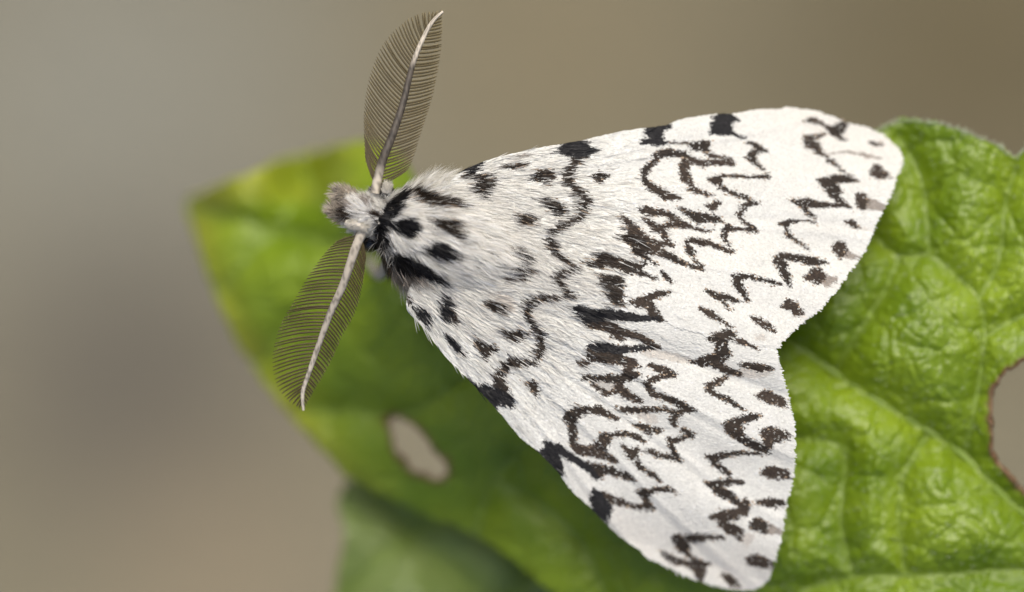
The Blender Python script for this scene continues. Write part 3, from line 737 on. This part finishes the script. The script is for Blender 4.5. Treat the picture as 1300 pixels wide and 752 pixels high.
MOTH_BASE = P2W(axp(np.array(190.), np.array(0.)), -4.0)
MOTH_BASE[2] = float(tps(CTRL, axp(np.array([190.]), np.array([0.])))[0]) + 0.3
moth = thing('moth', 'furry white moth with zigzag black wing markings and feathery antennae on leaf', 'moth', MOTH_BASE)

def wing_white(pt, side):
    n = len(pt)
    w = np.tile(WHITE, (n, 1)) * (0.97 + 0.06 * vnoise(pt, 30, 3))[:, None]
    t, s = axc(pt)
    pink = np.clip((vnoise(pt, 24, 8) - 0.55) * 2, 0, 1)[:, None] * 0.05 + 0.16 * np.exp(-((abs(s) * 1.0 - 285) / 40) ** 2)[:, None]
    w = w * (1 - pink) + np.array([0.74, 0.62, 0.50]) * pink
    return w

def build_wing(out, side):
    out = catmull(out, 4, True)
    pt, Q, border = clipped_grid(out, [], 2.6)
    z = wing_z(pt, side)
    col = moth_colour(pt, STROKES, 0.3, 1.5, wing_white(pt, side), None, 0.5 if side > 0 else 1.3) * 0.9
    w = mesh_obj('forewing', P2W(pt, z - 0.05), Q, M_membrane, moth, col, origin=MOTH_BASE)
    so = w.modifiers.new('thickness', 'SOLIDIFY'); so.thickness = 0.03 * MM; so.offset = -1
    # overlapping scales, each a small pointed blade lifted at its tip
    lo, hi = out.min(0), out.max(0)
    n = 190000
    c = rng.uniform(lo, hi, (n, 2)); c = c[inside(c, out)]
    # fringe scales reach past the outer margin
    t, s = axc(out); m = (t > 470) if side > 0 else (t > 455)
    seg = resample(out, 4000); ts, ss = axc(seg)
    fr = seg[(ts > 500) | ((ts > 440) & (abs(ss) < 60))]; fr = fr[rng.integers(0, len(fr), 5200)]
    dfr = wing_dir(fr, side)
    fr = fr - dfr * rng.uniform(0, 9, (len(fr), 1))
    nf = len(fr); c = np.vstack([c, fr]); n = len(c)
    d2 = wing_dir(c, side)
    t, s = axc(c); r = np.linalg.norm(c - axp(np.array(60.), np.array(35. * side)), axis=1)
    near = np.clip(1 - (r - 60) / 330, 0, 1)                 # long hair-like scales near the root
    ang = rng.normal(0, 0.16 + 0.10 * near, n); ca, sa = np.cos(ang), np.sin(ang)
    d2 = np.stack([d2[:, 0] * ca - d2[:, 1] * sa, d2[:, 0] * sa + d2[:, 1] * ca], -1)
    ln = (0.15 + 0.42 * near * rng.uniform(0.3, 1, n)) * rng.uniform(0.75, 1.25, n)
    wd = (0.036 - 0.016 * near) * rng.uniform(0.7, 1.2, n)
    ln[-nf:] = rng.uniform(0.2, 0.34, nf); wd[-nf:] *= 0.9
    lift = np.abs(rng.normal(0.0, 0.013, n)) + 0.055 * near * rng.random(n)
    L = ln * PXMM
    tip = c + d2 * L[:, None]; keep = inside(tip, out); keep[-nf:] = True
    ti, si = axc(tip); keep |= (si * side < 30)
    c, d2, L, ln, wd, lift, near = c[keep], d2[keep], L[keep], ln[keep], wd[keep], lift[keep], near[keep]; n = len(c)
    p0 = c; p1 = c + d2 * (L * 0.62)[:, None]; p2 = c + d2 * L[:, None]
    z0 = wing_z(p0, side); z1 = wing_z(p1, side); z2 = wing_z(p2, side)
    b = 0.02 + 0.022 * rng.random(n)
    q0 = P2W(p0, z0 - 0.03 + b); q1 = P2W(p1, z1 + b + lift * 0.6); q2 = P2W(p2, z2 + b + lift * (0.55 + 0.6 * rng.random(n)))
    sd = np.stack([d2[:, 1], d2[:, 0], np.zeros(n)], -1)     # sideways in mm (photo y is down)
    tilt = (rng.normal(0, 1, n) * (0.07 + 0.2 * near))[:, None] * np.array([0, 0, 1.0])
    sd = norm(sd + tilt)
    W = wd[:, None] * sd
    V = np.stack([q0 - W * .6, q0 + W * .6, q1 - W, q1 + W, q2 - W * .45, q2 + W * .45], 1).reshape(-1, 3)
    i = (np.arange(n) * 6)[:, None]
    F = np.concatenate([i + np.array([[0, 1, 3, 2]]), i + np.array([[2, 3, 5, 4]])])
    col = moth_colour(p1 * 0.6 + p0 * 0.4, STROKES, 0.6, 1.4, wing_white(c, side), d2, 0.5 if side > 0 else 1.3)
    pale = col.mean(1) > 0.5
    g = 1 + rng.normal(0, 1, n) * (0.05 + 0.11 * near); col[pale] *= np.clip(g[pale], 0.6, 1.1)[:, None]
    col = np.repeat(np.clip(col, 0, 0.9), 6, 0)
    sc = mesh_obj('wing_scales', V, F, M_scale, w, col, origin=MOTH_BASE); sc['kind'] = 'stuff'
    # long soft hairs over the wing root
    h = rng.uniform(lo, hi, (60000, 2)); h = h[inside(h, out)]
    rr = np.linalg.norm(h - axp(np.array(60.), np.array(35. * side)), axis=1); th, sh = axc(h)
    pr = np.clip(1 - (rr - 60) / 260, 0, 1) * np.exp(-(sh / 110) ** 2) + 0.05 * np.clip(1 - (rr - 60) / 330, 0, 1)
    h = h[(rng.random(len(h)) < pr) & inside(h + wing_dir(h, side) * 30, out)]; m = len(h)
    dh = wing_dir(h, side); an = rng.normal(0, 0.16, m) + 0.35 * (vnoise(h, 22, 12) - .5)
    dh = np.stack([dh[:, 0] * np.cos(an) - dh[:, 1] * np.sin(an), dh[:, 0] * np.sin(an) + dh[:, 1] * np.cos(an)], -1)
    ll = rng.uniform(0.35, 0.95, m) * PXMM; kk = np.array([0, 0.4, 0.75, 1.0])
    pp = h[:, None] + dh[:, None] * (ll[:, None] * kk)[..., None]
    zz = wing_z(pp.reshape(-1, 2), side).reshape(m, 4) + np.array([0.0, 0.10, 0.12, 0.09]) * rng.uniform(0.5, 1.5, (m, 1))
    Vh, Fh = ribbons(P2W(pp, zz), np.tile([0.012, 0.013, 0.010, 0.002], (m, 1)) * rng.uniform(0.7, 1.3, (m, 1)), np.tile([0, 0, 1.0], (m, 1)))
    ch = moth_colour(pp[:, 1] * 0.5 + pp[:, 2] * 0.5, STROKES, 0.8, 1.5, np.tile([0.90, 0.875, 0.81], (m, 1)) * rng.uniform(0.75, 1.05, (m, 1)))
    ho = mesh_obj('root_hairs', Vh, Fh, M_fur, w, np.repeat(ch, 8, 0), origin=MOTH_BASE); ho['kind'] = 'stuff'
    return w
build_wing(LO_OUT, -1)
build_wing(UP_OUT, 1)

# body: head, thorax and abdomen as one lofted skin
ST = np.array([  # t px, half width px, top mm, bottom mm
 (2, 3, 3.5, 3.0), (8, 9, 3.9, 2.2), (20, 16, 4.3, 1.6), (36, 23, 4.5, 1.2), (52, 27, 4.5, 1.0), (64, 38, 4.5, 0.7), (82, 57, 4.75, 0.1), (112, 72, 4.95, -0.4), (150, 72, 4.95, -0.5),
 (185, 62, 4.7, -0.2), (220, 50, 4.3, 0.0), (300, 46, 3.8, 0.1), (400, 34, 3.5, 0.3), (450, 18, 3.2, 0.9), (468, 3, 2.9, 1.9)])
def body_pt(t, phi, lift=0.0):
    w = np.interp(t, ST[:, 0], ST[:, 1]) / PXMM + lift; zt = np.interp(t, ST[:, 0], ST[:, 2]) + lift; zb = np.interp(t, ST[:, 0], ST[:, 3])
    zc = (zt + zb) / 2; hh = (zt - zb) / 2
    c = P2W(axp(t, t * 0), zc)
    return c + (w * np.sin(phi))[..., None] * P3 + (hh * np.cos(phi))[..., None] * np.array([0, 0, 1.0])
def build_body():
    t = np.interp(np.linspace(0, 1, 70), np.linspace(0, 1, len(ST)), ST[:, 0]); ph = np.arange(40) / 40 * 2 * np.pi
    Tt, Ph = np.meshgrid(t, ph, indexing='ij')
    V = body_pt(Tt.ravel(), Ph.ravel()); s = 40
    i = np.arange(len(t) - 1)[:, None] * s; j = np.arange(s)[None]
    F = np.stack([i + j, i + s + j, i + s + (j + 1) % s, i + (j + 1) % s], -1).reshape(-1, 4)
    return mesh_obj('body', V, F, M_body, moth, origin=MOTH_BASE)
body = build_body()

def fur(name, t, phi, length, back, out, up, rad, base, seed_white=None, droop=0.25, spread=0.22, parent=body, strokes=FURSTROKES, jitter=1.2):
    n = len(t)
    root = body_pt(t, phi, -0.03)
    tan = norm(body_pt(t + 3, phi) - body_pt(t - 3, phi)); tph = body_pt(t, phi + 0.05) - body_pt(t, phi - 0.05)
    nrm = norm(np.cross(tph, tan)); nrm *= np.sign((nrm * (np.sin(phi)[:, None] * P3 + np.cos(phi)[:, None] * np.array([0, 0, 1.0]))).sum(1))[:, None]
    clump = np.floor(rng.random(n) * 260).astype(int); cj = rng.normal(0, spread, (260, 3))
    # neighbouring hairs lean together: clump by position on the body
    ci = (np.floor(t / 9) * 17 + np.floor(phi / 0.16) * 31).astype(int) % 260
    d = norm(back * tan + out * nrm + up * np.array([0, 0, 1.0]) + cj[ci] * 0.8 + rng.normal(0, spread * 0.6, (n, 3)))
    L = (length * rng.uniform(0.5, 1.3, n))[:, None]
    k = np.array([0, 0.35, 0.7, 1.0])
    bend = tan * np.sign(back) * 0.35 - nrm * droop
    P = root[:, None] + (L * k[None])[..., None] * d[:, None] + (L * k[None] ** 2)[..., None] * bend[:, None] * 0.6
    V, F = ribbons(P, rad * rng.uniform(0.7, 1.3, (n, 1)) * np.array([1, 1, 0.75, 0.15])[None], nrm)
    col = np.empty((n, 4, 3))
    mid = W2P(P[:, 2] * 0.5 + P[:, 3] * 0.5)
    c = moth_colour(mid, strokes, jitter, 2.0, np.tile(base, (n, 1)) * rng.uniform(0.78, 1.05, (n, 1)))
    for q, g in enumerate((0.9, 1.0, 1.0, 1.0)): col[:, q] = c * g
    col = np.repeat(col.reshape(-1, 3), 2, 0)
    o = mesh_obj(name, V, F, M_fur, parent, np.clip(col, 0.004, 0.95), origin=MOTH_BASE); o['kind'] = 'stuff'
    return o
n = 26000
t = np.where(rng.random(n) < 0.25, rng.uniform(50, 90, n), rng.uniform(62, 215, n)); ph = rng.normal(0, 0.85, n).clip(-2.2, 2.2)
fur('thorax_fur', t, ph, np.interp(t, [60, 90, 150, 215], [0.45, 0.7, 0.95, 1.2]), 0.9, 0.34, 0.05, 0.014, (0.98, 0.95, 0.88))
n = 2600   # fluffy shoulder tufts over both wing roots
t = rng.uniform(85, 150, n); ph = np.where(rng.random(n) < 0.5, 1, -1) * rng.normal(1.25, 0.25, n)
fur('shoulder_tuft', t, ph, np.full(n, 0.8), 0.75, 0.6, 0.25, 0.013, (0.97, 0.94, 0.87), spread=0.35)
n = 5200
t = rng.uniform(4, 62, n); ph = rng.normal(0, 1.0, n).clip(-2.6, 2.6)
fur('head_fur', t, ph, np.interp(t, [0, 20, 62], [0.5, 0.6, 0.5]), -0.75, 0.6, 0.1, 0.013, (0.97, 0.94, 0.87), spread=0.5)
n = 900    # crest of long hairs on the crown between the antennae
t = rng.uniform(30, 58, n); ph = rng.normal(0, 0.5, n)
fur('crown_tuft', t, ph, np.full(n, 0.75), -0.9, 0.35, 0.1, 0.017, (0.98, 0.96, 0.91), spread=0.5)
n = 90    # stray grey collar hairs
t = rng.uniform(58, 90, n); ph = rng.normal(-0.75, 0.35, n)
fur('collar_hairs', t, ph, np.full(n, 0.8), 0.5, 0.6, 0.0, 0.007, (0.62, 0.60, 0.56), spread=0.4, strokes={})

# eyes, palps, legs
def ball(c, r, name, mat, parent, sq=(1, 1, 1), seg=20):
    a = np.arange(seg) / seg * 2 * np.pi; b = np.linspace(0.02, np.pi - 0.02, 14)
    Bq, Aq = np.meshgrid(b, a, indexing='ij')
    V = np.stack([np.sin(Bq) * np.cos(Aq), np.sin(Bq) * np.sin(Aq), np.cos(Bq)], -1).reshape(-1, 3) * r * np.array(sq) + c
    i = np.arange(13)[:, None] * seg; j = np.arange(seg)[None]
    F = np.stack([i + j, i + seg + j, i + seg + (j + 1) % seg, i + (j + 1) % seg], -1).reshape(-1, 4)
    return mesh_obj(name, V, F, mat, parent, origin=MOTH_BASE)
for s in (1, -1):
    ball(P2W(axp(np.array(46.), np.array(27. * s)), 2.7), 0.60, 'eye', M_eye, moth, (1, 1, 1.15))

def fuzzy(path, rad, n, ln, name, base, lean, parent):
    """a limb of soft hair: core tube and hair over it"""
    V, F = tube(path, rad, 8)
    core = mesh_obj(name, V, F, M_body, parent, origin=MOTH_BASE)
    path = np.asarray(path); k = rng.random(n) * (len(path) - 1); i = np.minimum(k.astype(int), len(path) - 2); f = (k - i)[:, None]
    tdir = norm(path[i + 1] - path[i]); rr = np.interp(k, np.arange(len(path)), rad)[:, None]
    nr = norm(np.cross(tdir, norm(rng.normal(size=(n, 3)))))
    root = path[i] * (1 - f) + path[i + 1] * f + nr * rr * 0.9
    d = norm(nr * 0.7 + tdir * lean + rng.normal(0, 0.2, (n, 3)))
    L = ln * rng.uniform(0.6, 1.2, (n, 1))
    P = np.stack([root, root + d * L * 0.5, root + d * L + tdir * L * 0.25], 1)
    V, F = strands(P, np.tile([0.014, 0.012, 0.002], (n, 1)))
    c = np.asarray(base)[None] * rng.uniform(0.6, 1.15, (n, 1))
    h = mesh_obj('fuzz', V, F, M_fur, core, np.repeat(c, 9, 0), origin=MOTH_BASE); h['kind'] = 'stuff'
    return core
for s in (1, -1):
    a = axp(np.array([14., 0., -10.]), np.array([14. * s + 2, 13. * s + 3, 10. * s + 5]))
    fuzzy(P2W(a, np.array([3.3, 3.7, 3.9])), np.array([0.24, 0.22, 0.10]), 520, 0.34, 'palp', (0.82, 0.74, 0.63), 0.9, moth)

def leg_path(t, s, knee, foot):
    hip = body_pt(np.array([float(t)]), np.array([s * 2.2]))[0]
    kp = np.array(knee, float); fp = np.array(foot, float)
    f = P2W(fp, 0.0); f[2] = float(leaf_z(fp[None])[0]); f = P2W(fp, f[2])
    zk = max((hip[2] + f[2]) / 2 + 0.5, float(leaf_z(kp[None])[0]) + 0.9)
    k = P2W(kp, zk)
    toe = P2W(fp + (fp - kp) * 0.35, float(leaf_z((fp + (fp - kp) * 0.35)[None])[0]) + 0.05)
    return catmull(np.stack([hip, k, f + [0, 0, 0.08], toe]), 5)
for t_, s_, kn, ft in ((78, -1, (482, 350), (468, 330)), (78, 1, (508, 262), (500, 255)), (125, -1, (545, 385), (560, 400)), (125, 1, (580, 262), (595, 272)), (165, -1, (610, 400), (635, 410)), (165, 1, (640, 285), (665, 290))):
    p = leg_path(t_, s_, kn, ft)
    fuzzy(p, np.interp(np.linspace(0, 1, len(p)), [0, .35, 1], [0.30, 0.20, 0.09]), 260, 0.2, 'leg', (0.22, 0.17, 0.12), 0.8, moth)

# feathery antennae
def antenna(shaft, left, right, zs, bow, dark_mid, nb, ahead):
    sh = resample(catmull(shaft, 8), 60); u = np.linspace(0, 1, 60)
    z = np.interp(u, np.linspace(0, 1, len(zs)), zs)
    P = P2W(sh, z)
    rad = np.interp(u, [0, 0.04, 0.5, 0.9, 1], [0.17, 0.19, 0.135, 0.08, 0.05])
    V, F = tube(P, rad, 10)
    k = np.repeat(u, 10)
    spk = rng.random(600) < 0.28
    pale = np.array([0.62, 0.55, 0.44]); dk = np.array([0.035, 0.025, 0.018])
    mixd = np.clip(np.interp(k, [0, 0.07, 0.16, 0.66, 0.74, 1], [0, 0.1, dark_mid, dark_mid, 0.1, 0]), 0, 1)
    c = pale * (1 - mixd[:, None]) + dk * mixd[:, None]
    c[spk] = c[spk] * 0.45
    a = mesh_obj('antenna', V, F, M_shaft, moth, c, origin=MOTH_BASE)
    CP = []
    for side, ed in ((1, left), (-1, right)):
        e = resample(catmull(ed, 8), 200)
        for q in range(nb):
            f = (q + 0.5) / nb; f = f + rng.normal(0, 0.0022)
            fr = 0.03 + 0.93 * f
            A = np.array([np.interp(fr, u, P[:, m]) for m in range(3)])
            E2 = np.array([np.interp(min(f * (1 - ahead) + ahead, 1.0), np.linspace(0, 1, 200), e[:, m]) for m in range(2)])
            zz = np.interp(fr, u, z)
            E = P2W(E2, zz + bow * (0.35 + 0.65 * np.sin(np.pi * f)) + rng.normal(0, 0.02))
            tang = P[min(int(fr * 59) + 1, 59)] - P[min(int(fr * 59), 58)]; tang = tang / np.linalg.norm(tang)
            ln = np.linalg.norm(E - A)
            C = (A + E) / 2 - tang * ln * 0.10 + np.array([0, 0, 0.10 * ln])
            s = np.linspace(0, 1, 7)[:, None]
            cur = (1 - s) ** 2 * A + 2 * s * (1 - s) * C + s ** 2 * E
            Vb, Fb = tube(cur, np.array([0.036, 0.036, 0.035, 0.034, 0.032, 0.028, 0.012]), 4)
            mesh_obj('barb', Vb, Fb, M_barb, a, origin=MOTH_BASE)
            m = 34; kk = rng.uniform(0.06, 0.97, m) * 6; ii = np.minimum(kk.astype(int), 5); ff = (kk - ii)[:, None]
            ro = cur[ii] * (1 - ff) + cur[ii + 1] * ff; bd = norm(cur[ii + 1] - cur[ii])
            dd = norm(tang[None] * np.where(rng.random(m) < 0.6, 1, -1)[:, None] + bd * 0.5 + rng.normal(0, 0.15, (m, 3)) + [0, 0, -0.2])
            l = rng.uniform(0.05, 0.13, (m, 1)); CP.append(np.stack([ro, ro + dd * l * 0.6, ro + dd * l + bd * l * 0.2], 1))
    CP = np.concatenate(CP); Vc, Fc = strands(CP, np.tile([0.007, 0.006, 0.002], (len(CP), 1)))
    ci = mesh_obj('cilia', Vc, Fc, M_cilia, a, origin=MOTH_BASE); ci['kind'] = 'stuff'
    return a
def R3(L): return [(420 + u / 2.894, v / 2.894) for u, v in L]
def R2(L): return [(330 + u / 2.688, 260 + v / 2.688) for u, v in L]
antenna(R3([(163, 712), (172, 660), (190, 590), (225, 500), (265, 380), (300, 240), (340, 140), (375, 78), (412, 43)]),
        R3([(140, 700), (128, 600), (121, 430), (138, 300), (175, 195), (222, 125), (290, 68), (340, 48), (385, 45), (408, 42)]),
        R3([(200, 700), (250, 665), (290, 612), (312, 555), (335, 480), (370, 370), (390, 280), (405, 180), (408, 110), (408, 60), (412, 48)]),
        [4.4, 4.3, 4.0, 3.7, 3.4], -0.45, 0.9, 50, 0.15)
antenna(R2([(352, 82), (338, 118), (320, 165), (285, 270), (240, 370), (200, 480), (165, 580), (146, 640), (148, 702)]),
        R2([(318, 100), (250, 135), (180, 220), (120, 320), (70, 410), (45, 500), (45, 570), (65, 630), (100, 672), (142, 698)]),
        R2([(362, 130), (360, 200), (345, 300), (320, 380), (280, 450), (240, 540), (200, 610), (170, 660), (152, 694)]),
        [4.5, 4.3, 3.8, 3.3, 2.9], -0.45, 0.25, 50, 0.08)
# pale scaly socket of each antenna
for c0, c1 in (((438, 283), (466, 291)), ((489, 246), (493, 232))):
    p = np.linspace(c0, c1, 5)
    fuzzy(P2W(p, np.linspace(4.75, 4.65, 5)), np.array([0.12, 0.17, 0.17, 0.16, 0.10]), 260, 0.12, 'antenna_socket', (0.80, 0.76, 0.66), 0.9, moth)
